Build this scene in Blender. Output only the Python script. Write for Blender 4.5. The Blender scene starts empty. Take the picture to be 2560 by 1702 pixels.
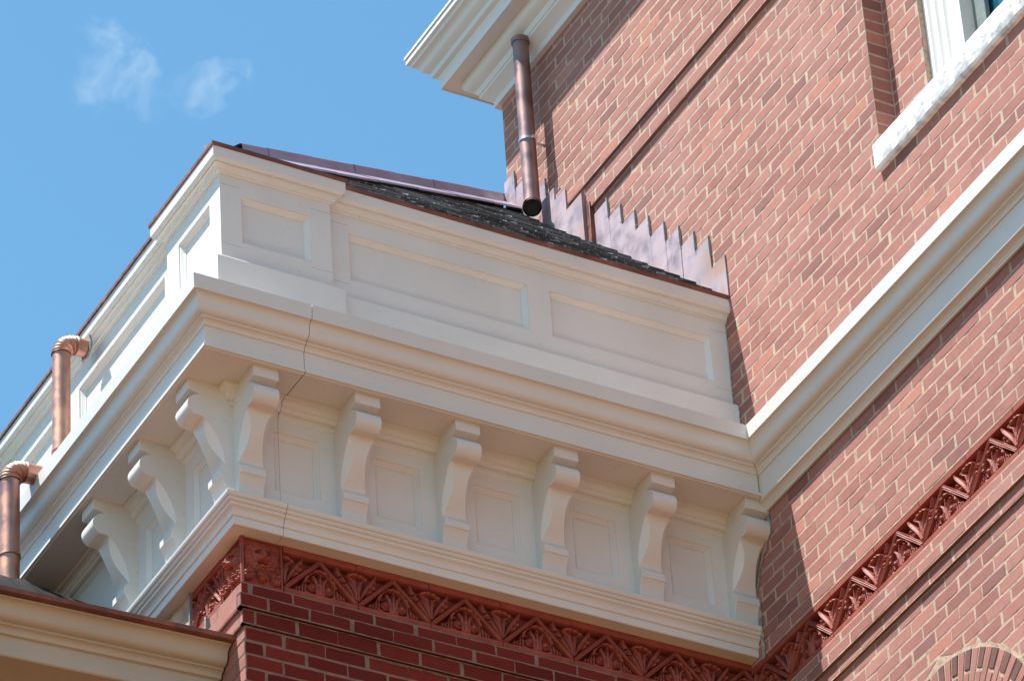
import bpy, bmesh, math, random
import numpy as np
from mathutils import Vector, Matrix, noise
random.seed(7)
S = bpy.context.scene
R = math.radians

# ------------------------------------------------------------------ camera
cam = bpy.data.cameras.new("camera")
cam.sensor_width = 36.0
cam.lens = 13000.0 / 2560 * 36
cam.clip_start = 0.5
cam.clip_end = 20000
camo = bpy.data.objects.new("camera", cam)
S.collection.objects.link(camo)
_r = Vector((0.87931887, -0.47295841, -0.05575533))
_d = Vector((0.24491277, 0.54950516, -0.79878771))
_f = Vector((0.40843121, 0.68873392, 0.59902382))
_r.normalize(); _f.normalize()
_d = _f.cross(_r).normalized(); _r = _d.cross(_f).normalized()
camo.matrix_world = Matrix(((_r.x, -_d.x, -_f.x, -8.231), (_r.y, -_d.y, -_f.y, -16.252),
                            (_r.z, -_d.z, -_f.z, -12.428), (0, 0, 0, 1)))
S.camera = camo

# ------------------------------------------------------------------ sky and sun
TOSUN = Vector((-1.0, 0.33, 2.34)).normalized()
world = bpy.data.worlds.new("World"); S.world = world
world.use_nodes = True
wn = world.node_tree; wn.nodes.clear()
sky = wn.nodes.new("ShaderNodeTexSky"); sky.sky_type = 'NISHITA'; sky.sun_disc = False
sky.sun_elevation = math.asin(TOSUN.z)
sky.sun_rotation = math.atan2(TOSUN.x, TOSUN.y)
sky.altitude = 0; sky.air_density = 1.0; sky.dust_density = 0.4; sky.ozone_density = 1.8
bg = wn.nodes.new("ShaderNodeBackground"); bg.inputs[1].default_value = 0.106
wo = wn.nodes.new("ShaderNodeOutputWorld")
tint = wn.nodes.new("ShaderNodeMix"); tint.data_type = 'RGBA'; tint.blend_type = 'MULTIPLY'; tint.inputs[0].default_value = 1
tint.inputs[7].default_value = (0.74, 1.12, 1.09, 1)
wn.links.new(sky.outputs[0], tint.inputs[6]); wn.links.new(tint.outputs[2], bg.inputs[0]); wn.links.new(bg.outputs[0], wo.inputs[0])
sun = bpy.data.lights.new("sun", 'SUN'); sun.energy = 5.0; sun.angle = R(0.5)
sun.color = (1.0, 0.965, 0.91)
suno = bpy.data.objects.new("sun", sun); S.collection.objects.link(suno)
suno.rotation_euler = TOSUN.to_track_quat('Z', 'Y').to_euler()
S.view_settings.view_transform = 'Standard'; S.view_settings.look = 'None'
S.view_settings.exposure = 1.0; S.view_settings.gamma = 1.0
S.view_settings.use_curve_mapping = False

# ------------------------------------------------------------------ materials
class NT:
    def __init__(s, name):
        s.m = bpy.data.materials.new(name); s.m.use_nodes = True
        s.t = s.m.node_tree; s.b = s.t.nodes["Principled BSDF"]
    def n(s, typ, **kw):
        nd = s.t.nodes.new(typ)
        for k, v in kw.items():
            if k.startswith('i_'): nd.inputs[k[2:].replace('_', ' ')].default_value = v
            else: setattr(nd, k, v)
        return nd
    def l(s, a, b): s.t.links.new(a, b)
    def obj(s): return s.n("ShaderNodeTexCoord").outputs["Object"]
    def noise(s, vec, scale, detail=4, rough=0.55):
        nd = s.n("ShaderNodeTexNoise"); nd.inputs["Scale"].default_value = scale
        nd.inputs["Detail"].default_value = detail; nd.inputs["Roughness"].default_value = rough
        s.l(vec, nd.inputs["Vector"]); return nd.outputs["Fac"]
    def ramp(s, fac, stops):
        nd = s.n("ShaderNodeValToRGB"); s.l(fac, nd.inputs[0]); e = nd.color_ramp.elements
        while len(e) < len(stops): e.new(0.5)
        for i, (p, c) in enumerate(stops):
            e[i].position = p; e[i].color = (c[0], c[1], c[2], 1) if not isinstance(c, (int, float)) else (c, c, c, 1)
        return nd.outputs[0]
    def mix(s, fac, a, b, mode='MIX'):
        nd = s.n("ShaderNodeMix"); nd.data_type = 'RGBA'; nd.blend_type = mode
        if isinstance(fac, (int, float)): nd.inputs[0].default_value = fac
        else: s.l(fac, nd.inputs[0])
        for k, v in ((6, a), (7, b)):
            if isinstance(v, tuple): nd.inputs[k].default_value = (*v, 1)
            else: s.l(v, nd.inputs[k])
        return nd.outputs[2]
    def bump(s, h, strength, dist, normal=None):
        nd = s.n("ShaderNodeBump"); nd.inputs["Strength"].default_value = strength
        nd.inputs["Distance"].default_value = dist; s.l(h, nd.inputs["Height"])
        if normal is not None: s.l(normal, nd.inputs["Normal"])
        s.l(nd.outputs[0], s.b.inputs["Normal"]); return nd.outputs[0]
    def col(s, c):
        if isinstance(c, tuple): s.b.inputs["Base Color"].default_value = (*c, 1)
        else: s.l(c, s.b.inputs["Base Color"])
    def set(s, **kw):
        for k, v in kw.items():
            s.b.inputs[k.replace('_', ' ')].default_value = v

def m_white(name, c=(0.68, 0.665, 0.64), dirt=0.08):
    t = NT(name); o = t.obj()
    f = t.noise(o, 3.0, 5); g = t.noise(o, 60.0, 3)
    a = t.ramp(f, [(0.3, tuple(x * (1 - dirt) for x in c)), (0.62, c)])
    d = t.ramp(g, [(0.27, tuple(x * 0.80 for x in c)), (0.33, (1, 1, 1))])
    t.col(t.mix(0.35, a, d, 'MULTIPLY'))
    t.bump(t.noise(o, 35.0, 3), 0.10, 0.004)
    t.set(Roughness=0.42); return t.m

def m_brick(name, lo, mid, hi, dark, stain=0.5):
    t = NT(name); o = t.obj()
    at = t.n("ShaderNodeAttribute"); at.attribute_name = "rnd"
    base = t.ramp(at.outputs["Fac"], [(0.0, dark), (0.10, lo), (0.5, mid), (0.90, hi), (0.965, (hi[0] * 1.13, hi[1] * 1.03, hi[2] * 0.92))])
    n1 = t.noise(o, 22.0, 5, 0.6)
    v = t.ramp(n1, [(0.25, (0.84, 0.82, 0.82)), (0.5, (1, 1, 1)), (0.78, (1.10, 1.08, 1.07))])
    c = t.mix(0.8, base, v, 'MULTIPLY')
    n4 = t.noise(o, 34.0, 4, 0.7)
    c = t.mix(t.ramp(n4, [(0.56, (0, 0, 0)), (0.72, (0.45, 0.45, 0.45))]), c, (lo[0] * 0.82, lo[1] * 0.92, lo[2] * 1.05))
    n2 = t.noise(o, 95.0, 3, 0.6)
    c = t.mix(t.ramp(n2, [(0.64, (0, 0, 0)), (0.72, (0.75, 0.75, 0.75))]), c, tuple(x * 0.3 for x in lo))
    n3 = t.noise(o, 1.6, 5, 0.6)
    c = t.mix(t.ramp(n3, [(0.50, (0, 0, 0)), (0.8, (stain, stain, stain))]), c, tuple(min(1, 1.15 * x + 0.05) for x in hi))
    t.col(c); t.bump(t.noise(o, 110.0, 5, 0.65), 0.35, 0.004)
    t.set(Roughness=0.85); t.b.inputs["Specular IOR Level"].default_value = 0.15; return t.m

def m_mortar(name, c):
    t = NT(name); o = t.obj()
    f = t.noise(o, 25.0, 6, 0.7)
    t.col(t.ramp(f, [(0.3, tuple(x * 0.55 for x in c)), (0.5, c), (0.7, tuple(min(1, x * 1.15) for x in c))]))
    t.bump(t.noise(o, 60.0, 6, 0.75), 1.0, 0.012); t.set(Roughness=0.95); return t.m

def m_copper(name, a, b, c, rough=0.34, sc=5.0, metal=1.0, bump=0.25):
    t = NT(name); o = t.obj()
    f = t.noise(o, sc, 5, 0.6); g = t.noise(o, sc * 4, 4, 0.6)
    x = t.ramp(f, [(0.35, a), (0.55, b), (0.68, c)])
    t.col(t.mix(0.5, x, t.ramp(g, [(0.3, (0.75, 0.72, 0.72)), (0.6, (1.1, 1.05, 1.0))]), 'MULTIPLY'))
    r = t.ramp(g, [(0.3, rough * 0.8), (0.7, rough * 1.5)])
    t.l(r, t.b.inputs["Roughness"]); t.bump(t.noise(o, 18.0, 3), bump, 0.006)
    t.set(Metallic=metal); return t.m

def m_terra(name):
    t = NT(name); o = t.obj(); f = t.noise(o, 9.0, 5, 0.6)
    c = t.ramp(f, [(0.3, (0.18, 0.033, 0.022)), (0.5, (0.27, 0.058, 0.038)), (0.72, (0.325, 0.082, 0.056))])
    g = t.noise(o, 70.0, 3)
    c = t.mix(t.ramp(g, [(0.68, (0, 0, 0)), (0.76, (0.5, 0.5, 0.5))]), c, (0.16, 0.05, 0.04))
    t.col(c); t.bump(t.noise(o, 120.0, 4), 0.25, 0.003); t.set(Roughness=0.6); t.b.inputs['Specular IOR Level'].default_value = 0.3; return t.m

def m_plain(name, c, rough=0.7, metal=0.0, spec=0.5, ns=20.0, amp=0.15, bump=0.2):
    t = NT(name); o = t.obj(); f = t.noise(o, ns, 5)
    t.col(t.ramp(f, [(0.3, tuple(x * (1 - amp) for x in c)), (0.7, tuple(min(1, x * (1 + amp)) for x in c))]))
    if bump: t.bump(t.noise(o, ns * 2, 4), bump, 0.006)
    t.set(Roughness=rough, Metallic=metal); t.b.inputs["Specular IOR Level"].default_value = spec
    return t.m

def m_marble():
    t = NT("marble"); o = t.obj()
    mp = t.n("ShaderNodeMapping"); mp.inputs["Rotation"].default_value = (0.5, 0.2, 0.9); mp.inputs["Scale"].default_value = (6, 14, 22)
    t.l(o, mp.inputs[0]); f = t.noise(mp.outputs[0], 1.0, 7, 0.65)
    c = t.ramp(f, [(0.30, (0.36, 0.36, 0.38)), (0.44, (0.62, 0.61, 0.61)), (0.55, (0.82, 0.80, 0.78))])
    t.col(c); t.bump(t.noise(o, 40.0, 5), 0.3, 0.008); t.set(Roughness=0.6); return t.m

def m_slate():
    t = NT("slate"); o = t.obj(); at = t.n("ShaderNodeAttribute"); at.attribute_name = "rnd"
    base = t.ramp(at.outputs["Fac"], [(0.0, (0.022, 0.028, 0.036)), (0.6, (0.085, 0.102, 0.125)), (1.0, (0.21, 0.245, 0.28))])
    f = t.noise(o, 60.0, 4, 0.7)
    c = t.mix(t.ramp(f, [(0.56, (0, 0, 0)), (0.68, (0.8, 0.8, 0.8))]), base, (0.38, 0.40, 0.40))
    t.col(c); t.bump(f, 0.6, 0.01); t.set(Roughness=0.65); return t.m

def m_farbrick(name="brick_far", c1=(0.29, 0.115, 0.09), c2=(0.34, 0.145, 0.115), mo=(0.46, 0.345, 0.26)):
    t = NT(name); o = t.obj()
    sp = t.n("ShaderNodeSeparateXYZ"); t.l(o, sp.inputs[0])
    ad = t.n("ShaderNodeMath", operation='ADD'); t.l(sp.outputs[0], ad.inputs[0]); t.l(sp.outputs[1], ad.inputs[1])
    cb = t.n("ShaderNodeCombineXYZ"); t.l(ad.outputs[0], cb.inputs[0]); t.l(sp.outputs[2], cb.inputs[1])
    br = t.n("ShaderNodeTexBrick"); br.offset = 0.5
    for k, v in (("Scale", 1.0), ("Mortar Size", 0.0055), ("Mortar Smooth", 0.1), ("Brick Width", 0.185), ("Row Height", 0.0683)):
        br.inputs[k].default_value = v
    br.inputs["Color1"].default_value = (*c1, 1); br.inputs["Color2"].default_value = (*c2, 1)
    br.inputs["Mortar"].default_value = (*mo, 1)
    t.l(cb.outputs[0], br.inputs[0]); t.col(br.outputs[0]); t.bump(t.noise(o, 60, 4), 0.3, 0.006); t.set(Roughness=0.9)
    return t.m

M = dict(
    white=m_white("white_paint"),
    white2=m_white("white_paint_cornice", (0.67, 0.66, 0.635), 0.06),
    brick=m_brick("brick_main", (0.295, 0.128, 0.108), (0.335, 0.150, 0.124), (0.375, 0.175, 0.146), (0.235, 0.108, 0.098)),
    brick_shaded=m_brick("brick_wing", (0.11, 0.015, 0.011), (0.14, 0.019, 0.014), (0.17, 0.025, 0.018), (0.065, 0.016, 0.018), 0.1),  # darkened copy for the shaded front; the sunlit side takes the main brick
    brickdark=m_brick("brick_burnt", (0.18, 0.085, 0.074), (0.21, 0.098, 0.084), (0.24, 0.112, 0.096), (0.15, 0.08, 0.07), 0.1),
    mortar=m_mortar("mortar", (0.50, 0.375, 0.28)),
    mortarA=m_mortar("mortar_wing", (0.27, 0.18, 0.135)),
    copper=m_copper("copper_flashing", (0.38, 0.30, 0.33), (0.43, 0.355, 0.40), (0.36, 0.25, 0.22), 0.55, 2.2, 0.7, 0.0),
    copperdark=m_copper("copper_edge", (0.16, 0.065, 0.050), (0.24, 0.095, 0.07), (0.34, 0.14, 0.09), 0.5, 6.0, 0.6),
    pipe=m_copper("copper_pipe", (0.40, 0.20, 0.16), (0.50, 0.26, 0.19), (0.62, 0.32, 0.21), 0.40, 3.0, 0.85, 0.03),
    pipe_old=m_copper("copper_pipe_aged", (0.24, 0.15, 0.14), (0.33, 0.21, 0.20), (0.42, 0.23, 0.16), 0.42, 2.5, 0.75, 0.03),
    ridge_skytint=m_copper("copper_ridge_skytint", (0.26, 0.22, 0.31), (0.32, 0.27, 0.38), (0.30, 0.12, 0.10), 0.45, 1.1, 0.0, 0.05),  # metal turned off, sky reflection painted in as lavender
    terra=m_terra("terracotta"),
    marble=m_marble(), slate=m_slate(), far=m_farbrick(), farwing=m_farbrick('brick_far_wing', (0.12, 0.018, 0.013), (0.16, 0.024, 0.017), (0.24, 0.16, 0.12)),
    glass=m_plain("window_glass", (0.012, 0.10, 0.15), 0.03, 0.0, 1.0, 2.0, 0.2, 0.0),
    shadowed=m_white("porch_shade_paint", (0.46, 0.42, 0.34), 0.10),  # white paint darkened so the porch shade sits in its colour
    edge_shadow=m_plain("painted_edge_shadow", (0.045, 0.022, 0.016), 0.95, bump=0),  # for the shadow lines painted under brick edges
    dark=m_plain("bore_shade", (0.02, 0.016, 0.014), 0.9, bump=0),
    sash=m_plain("sash_paint", (0.16, 0.20, 0.19), 0.5),
    black=m_plain("black_roofing", (0.006, 0.006, 0.007), 0.75, spec=0.2),
    dirtline=m_plain("joint_dirt", (0.30, 0.27, 0.25), 0.8, bump=0),
    greymortar=m_plain("grey_mortar", (0.34, 0.28, 0.25), 0.95, ns=50, amp=0.4, bump=0.8),
    lead=m_plain("lead", (0.24, 0.24, 0.23), 0.6, 0.2, ns=60),
    stone=m_plain("rough_stone", (0.44, 0.31, 0.23), 0.95, ns=12, amp=0.35, bump=1.0),
    steel=m_plain("strap_steel", (0.70, 0.70, 0.70), 0.3, 1.0),
    ground=m_plain("ground_paving", (0.215, 0.11, 0.04), 0.95, ns=0.4, amp=0.25),
)

# ------------------------------------------------------------------ mesh helpers
class MB:
    def __init__(s): s.v = []; s.f = []; s.mi = []; s.r = []; s.cur = 0; s.rv = 0.5
    def add(s, vs, fs, mi=None, r=None):
        b = len(s.v); s.v += [tuple(v) for v in vs]; s.r += [s.rv if r is None else r] * len(vs)
        for f in fs: s.f.append(tuple(i + b for i in f)); s.mi.append(s.cur if mi is None else mi)
    def box(s, x0, x1, y0, y1, z0, z1, **k):
        s.add([(x0, y0, z0), (x1, y0, z0), (x1, y1, z0), (x0, y1, z0), (x0, y0, z1), (x1, y0, z1), (x1, y1, z1), (x0, y1, z1)],
              [(0, 3, 2, 1), (4, 5, 6, 7), (0, 1, 5, 4), (1, 2, 6, 5), (2, 3, 7, 6), (3, 0, 4, 7)], **k)
    def build(s, name, mats, parent=None, sharp=32, bevel=0, recalc=True):
        me = bpy.data.meshes.new(name); me.from_pydata(s.v, [], s.f)
        mats = mats if isinstance(mats, (list, tuple)) else [mats]
        for m in mats: me.materials.append(m)
        me.polygons.foreach_set("material_index", s.mi)
        at = me.attributes.new("rnd", 'FLOAT', 'POINT'); at.data.foreach_set("value", s.r)
        if recalc:
            bm = bmesh.new(); bm.from_mesh(me); bmesh.ops.recalc_face_normals(bm, faces=bm.faces); bm.to_mesh(me); bm.free()
        me.polygons.foreach_set("use_smooth", [True] * len(me.polygons))
        me.set_sharp_from_angle(angle=R(sharp)); me.update()
        o = bpy.data.objects.new(name, me); S.collection.objects.link(o)
        if parent: o.parent = parent
        if bevel:
            b = o.modifiers.new("bevel", 'BEVEL'); b.width = bevel; b.segments = 2; b.limit_method = 'ANGLE'; b.angle_limit = R(40)
        return o

def thing(name, label, cat, loc=(0, 0, 0), group=None, kind=None):
    o = bpy.data.objects.new(name, None); S.collection.objects.link(o); o.location = loc; o.empty_display_size = 0.2
    o['label'] = label; o['category'] = cat
    if group: o['group'] = group
    if kind: o['kind'] = kind
    return o
def lab(o, t): o['label'] = t; return o

L = 2.53
def mA(u, p, z): return (u, -p, z)
def mB(u, p, z): return (-p, u, z)
def mM(u, p, z): return (L - p, u, z)

def sweep(mb, prof, path, skip=(), caps=True, closed=True):
    """profile (p outward, z) carried along a plan path; outward is to the right of travel"""
    n = len(path); nor = []
    for i in range(n - 1):
        dx, dy = path[i + 1][0] - path[i][0], path[i + 1][1] - path[i][1]; l = math.hypot(dx, dy)
        nor.append((dy / l, -dx / l))
    off = []
    for i in range(n):
        if i == 0: off.append(nor[0])
        elif i == n - 1: off.append(nor[-1])
        else:
            a, b = nor[i - 1], nor[i]; d = 1 + a[0] * b[0] + a[1] * b[1]
            off.append(((a[0] + b[0]) / d, (a[1] + b[1]) / d))
    m = len(prof)
    for i in range(n - 1):
        if i in skip: continue
        vs = []
        for k in (i, i + 1):
            vs += [(path[k][0] + off[k][0] * p, path[k][1] + off[k][1] * p, z) for p, z in prof]
        fs = [(j, (j + 1) % m, m + (j + 1) % m, m + j) for j in range(m if closed else m - 1)]
        if caps and closed:
            if i == 0 or i - 1 in skip: fs.append(tuple(range(m - 1, -1, -1)))
            if i == n - 2 or i + 1 in skip: fs.append(tuple(range(m, 2 * m)))
        mb.add(vs, fs)

def arc(cx, cz, rx, rz, a0, a1, n=7):
    return [(cx + rx * math.cos(R(a0 + (a1 - a0) * i / n)), cz + rz * math.sin(R(a0 + (a1 - a0) * i / n))) for i in range(n + 1)]

def smooth(pts, n=5):
    out = []
    P = [pts[0]] + list(pts) + [pts[-1]]
    for i in range(1, len(P) - 2):
        for k in range(n):
            t = k / n; a, b, c, d = P[i - 1], P[i], P[i + 1], P[i + 2]
            out.append(tuple(0.5 * ((2 * b[j]) + (-a[j] + c[j]) * t + (2 * a[j] - 5 * b[j] + 4 * c[j] - d[j]) * t * t + (-a[j] + 3 * b[j] - 3 * c[j] + d[j]) * t ** 3) for j in range(len(b))))
    out.append(tuple(pts[-1])); return out

def facade(mb, mp, u0, u1, z0, z1, p, holes=(), mi=None, us=(), zs=()):
    U = sorted({u0, u1, *[x for h in holes for x in h[:2] if u0 < x < u1], *us})
    Z = sorted({z0, z1, *[x for h in holes for x in h[2:] if z0 < x < z1], *zs})
    for a, b in zip(U, U[1:]):
        for c, d in zip(Z, Z[1:]):
            cu, cz = (a + b) / 2, (c + d) / 2
            if any(h[0] < cu < h[1] and h[2] < cz < h[3] for h in holes): continue
            mb.add([mp(a, p, c), mp(b, p, c), mp(b, p, d), mp(a, p, d)], [(0, 1, 2, 3)], mi=mi)

PANEL = [(0, 0), (0, 0.004), (0.003, 0.0055), (0.006, 0.009), (0.012, 0.016), (0.017, 0.0205), (0.0195, 0.0215), (0.0195, 0.0245)]
def panel(name, mp, u0, u1, z0, z1, p, parent, mat, k=1.0):
    mb = MB(); m = len(PANEL)
    cs = [(u0, z0, 1, 1), (u1, z0, -1, 1), (u1, z1, -1, -1), (u0, z1, 1, -1)]
    for i in range(4):
        a, b = cs[i], cs[(i + 1) % 4]; vs = []
        for c in (a, b): vs += [mp(c[0] + c[2] * q * k, p - d * k, c[1] + c[3] * q * k) for q, d in PANEL]
        mb.add(vs, [(j, j + 1, m + j + 1, m + j) for j in range(m - 1)])
    q, d = PANEL[-1]
    mb.add([mp(c[0] + c[2] * q * k, p - d * k, c[1] + c[3] * q * k) for c in cs], [(0, 1, 2, 3)])
    return mb.build(name, mat, parent, recalc=True)

def bricks(mb, mp, u0, u1, z0, z1, p, reject=None, pitch=0.185, course=0.0683, joint=0.0108, prot=0.0007, zref=0.0, mi=0, ph=0.0, seed=1, arcc=None, edge_shadow=None):
    rg = random.Random(seed)
    k0 = math.floor((z0 - zref) / course + 0.02)
    k = k0
    while zref + k * course < z1 - 0.012:
        a = max(z0, zref + k * course + joint / 2); b = min(z1, zref + (k + 1) * course - joint / 2)
        if b - a > 0.012:
            off = ph + (0.5 * pitch if k % 2 else 0) + rg.uniform(-0.012, 0.012)
            hdr = False
            pt = pitch / 2 if hdr else pitch
            u = u0 - ((u0 - off) % pt)
            while u < u1:
                j = rg.uniform(-0.006, 0.006)
                s, e = u + joint / 2, u + pt - joint / 2
                u += pt
                s2, e2 = max(s + j, u0), min(e + j, u1)
                if e2 - s2 < 0.018: continue
                if reject and reject((s2 + e2) / 2, (a + b) / 2): continue
                for s2, e2 in [(s2, e2)]:
                    j4 = [rg.uniform(-0.0022, 0.0022) for _ in range(8)]
                    pr = p + prot + rg.uniform(-0.0005, 0.0006)
                    tl = rg.uniform(-0.0002, 0.0002)
                    bv = 0.002
                    o4 = [(s2 + j4[0], a + j4[1]), (e2 + j4[2], a + j4[3]), (e2 + j4[4], b + j4[5]), (s2 + j4[6], b + j4[7])]
                    if arcc:
                        yc, zc, ra = arcc; bad = False
                        def lim(z): return math.sqrt(max(0.0, ra * ra - (z - zc) ** 2)) if zc < z < zc + ra else (0.0 if z >= zc + ra else ra)
                        la, lb = lim(a), lim(b)
                        if la > 0:
                            cu_ = (s2 + e2) / 2
                            if cu_ < yc:
                                o4[1] = (min(o4[1][0], yc - la), o4[1][1]); o4[2] = (min(o4[2][0], yc - lb), o4[2][1])
                                if o4[1][0] < s2 + 0.01: 
                                    if o4[2][0] < s2 + 0.02: continue
                                    o4[0] = (s2, zc + math.sqrt(max(0, ra * ra - (yc - s2) ** 2)) + 0.001) if yc - s2 < ra else (s2, a)
                                    o4[1] = (s2 + 0.008, o4[0][1])
                            else:
                                o4[0] = (max(o4[0][0], yc + la), o4[0][1]); o4[3] = (max(o4[3][0], yc + lb), o4[3][1])
                                if o4[0][0] > e2 - 0.01:
                                    if o4[3][0] > e2 - 0.02: continue
                                    o4[1] = (e2, zc + math.sqrt(max(0, ra * ra - (yc - e2) ** 2)) + 0.001) if e2 - yc < ra else (e2, a)
                                    o4[0] = (e2 - 0.008, o4[1][1])
                    o4[0] = (max(o4[0][0], u0), o4[0][1]); o4[3] = (max(o4[3][0], u0), o4[3][1])
                    o4[1] = (min(o4[1][0], u1), o4[1][1]); o4[2] = (min(o4[2][0], u1), o4[2][1])
                    sg = [(1, 1), (-1, 1), (-1, -1), (1, -1)]
                    # edge midpoints make worn arrises
                    ring = []
                    nsub = 5 if (e2 - s2) > 0.12 else 3
                    def seg(P, Q, n):
                        return [(P[0] + (Q[0] - P[0]) * t / n, P[1] + (Q[1] - P[1]) * t / n) for t in range(n)]
                    pts = seg(o4[0], o4[1], nsub) + seg(o4[1], o4[2], 2) + seg(o4[2], o4[3], nsub) + seg(o4[3], o4[0], 2)
                    cu, cz = sum(q[0] for q in o4) / 4, sum(q[1] for q in o4) / 4
                    ring = [(x + rg.uniform(-.0009, .0009), z + rg.uniform(-.0012, .0012)) for x, z in pts]
                    def ins(x, z):
                        hx, hz = (e2 - s2) / 2, (b - a) / 2
                        return (cu + (x - cu) * (hx - bv) / hx, cz + (z - cz) * (hz - bv) / hz)
                    n = len(ring)
                    vs = [mp(x, p - 0.004, z) for x, z in ring]
                    vs += [mp(x, pr - 0.0012, z) for x, z in ring]
                    vs += [mp(*((lambda q: (q[0], pr + tl * (1 if q[0] > cu else -1), q[1]))(ins(x, z)))) for x, z in ring]
                    fs = [(i, (i + 1) % n, n + (i + 1) % n, n + i) for i in range(n)]
                    fs += [(n + i, n + (i + 1) % n, 2 * n + (i + 1) % n, 2 * n + i) for i in range(n)]
                    fs.append(tuple(range(2 * n, 3 * n)))
                    mb.add(vs, fs, mi=mi, r=rg.random())
                    if edge_shadow is not None and rg.random() < 0.40:  # dark strip painted as the shadow line below a brick
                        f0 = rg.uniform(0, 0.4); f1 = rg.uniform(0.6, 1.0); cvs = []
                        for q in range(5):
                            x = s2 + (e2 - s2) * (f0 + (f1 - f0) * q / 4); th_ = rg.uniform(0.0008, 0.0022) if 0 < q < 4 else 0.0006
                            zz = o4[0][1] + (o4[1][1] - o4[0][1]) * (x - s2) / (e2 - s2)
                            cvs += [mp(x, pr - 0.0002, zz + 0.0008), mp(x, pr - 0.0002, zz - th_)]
                        mb.add(cvs, [(2 * q, 2 * q + 1, 2 * q + 3, 2 * q + 2) for q in range(4)], mi=edge_shadow)
        k += 1

# ------------------------------------------------------------------ ground
g = MB(); g.box(-900, 900, -900, 900, -14.6, -14.0)
go = g.build("ground", M['ground']); go['kind'] = 'structure'

# ================================================================== MAIN BLOCK
main = thing("brick_building", "tall sunlit red brick block with a marble window sill and white cornices, on the right", "building", (L, 0, -14))
def PM(o):                       # keep world coordinates while parented
    return o
main.location = (0, 0, 0)
zb0, zb1 = -0.022, 0.226         # terracotta band
REC = (-3.6, -1.45, 2.16, 6.0)   # window recess
ARC = (-1.38, -1.32, 0.72)
# voussoir field of the arch: radius 0.40 to 0.72
def in_arch(u, z, pad=0.0): return math.hypot(u - ARC[0], z - ARC[1]) < ARC[2] + pad
BD = (-4.6, 1.825, -2.8, 5.0)
mb = MB()
holes = [REC, (-9, 1.83, zb0, zb1)]
Us = [BD[0]]; Zs = [BD[2]]
tmp = MB()
facade(mb, mM, BD[0], 1.83, BD[2], zb0, -0.012, mi=0)
facade(mb, mM, BD[0], 1.83, zb1, 5.05, 0.0, [REC], mi=0)
for q_ in (-3.599,): mb.add([mM(q_, 0, 2.16), mM(q_, -0.3, 2.16), mM(q_, -0.3, 5.05), mM(q_, 0, 5.05)], [(0, 1, 2, 3)], mi=1)
bricks(mb, mM, BD[0], -3.6, 2.1465, 5.0, 0.0, None, zref=0.23 + 0.0683 * 28, seed=77, mi=1)
facade(mb, mM, -9, BD[0], -14, 5.05, 0.002, mi=2)
facade(mb, mM, BD[0], 1.83, -14, BD[2], 0.002, mi=2)
# recess
xr = 0.11
mb.add([mM(-1.45, 0, 2.16), mM(-1.45, -xr, 2.16), mM(-1.45, -xr, 5.05), mM(-1.45, 0, 5.05)], [(0, 1, 2, 3)], mi=0)
mb.add([mM(-3.6, 0, 2.16), mM(-1.45, 0, 2.16), mM(-1.45, -0.3, 2.16), mM(-3.6, -0.3, 2.16)], [(0, 1, 2, 3)], mi=0)
facade(mb, mM, -1.72, -1.45, 2.16, 5.05, -xr, mi=0)
mb.add([mM(-1.72, -xr, 2.16), mM(-1.72, -0.20, 2.16), mM(-1.72, -0.20, 5.05), mM(-1.72, -xr, 5.05)], [(0, 1, 2, 3)], mi=0)
# rear mass of the block
mb.cur = 2; mb.box(L + 0.35, 9, -9, 1.80, -14, 5.3)
mb.add([mM(1.83, 0, -14), mM(1.83, -7, -14), mM(1.83, -7, 5.05), mM(1.83, 0, 5.05)], [(0, 1, 2, 3)], mi=2)
mb.add([mM(-9, 0, 5.05), mM(1.83, 0, 5.05), mM(1.83, -7, 5.05), mM(-9, -7, 5.05)], [(0, 1, 2, 3)], mi=2)
def rej(u, z):
    if REC[0] < u < REC[1] and z > REC[2] - 0.02: return True
    if u > 0.06 and z < 2.0: return True
    return False
bricks(mb, mM, BD[0], 1.828, zb1 + 0.004, 2.146, 0.0, rej, zref=0.23, seed=3, mi=1, edge_shadow=3, ph=0.03)
bricks(mb, mM, -1.449, 1.828, 2.1465, 3.56, 0.0, None, zref=0.23 + 0.0683 * 28, seed=33, mi=1, edge_shadow=3, ph=0.08)
bricks(mb, mM, -1.449, 1.828, 3.852, 5.0, 0.0, None, zref=0.23, seed=4, mi=1, edge_shadow=3, ph=0.06)
bricks(mb, mM, ARC[0] - 0.716, ARC[0] + 0.716, BD[2], ARC[1] + 0.49, -0.010, lambda u, z: z > ARC[1] - 0.03 and math.hypot(u - ARC[0], z - ARC[1]) > 0.46, zref=-0.2145 - 0.0683 * 38, seed=55, mi=1)
bricks(mb, mM, BD[0], 0.02, BD[2], -0.2145, -0.012, None, zref=-0.2145, seed=5, mi=1, edge_shadow=3, ph=0.08, arcc=(ARC[0], ARC[1], ARC[2] - 0.006))
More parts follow.
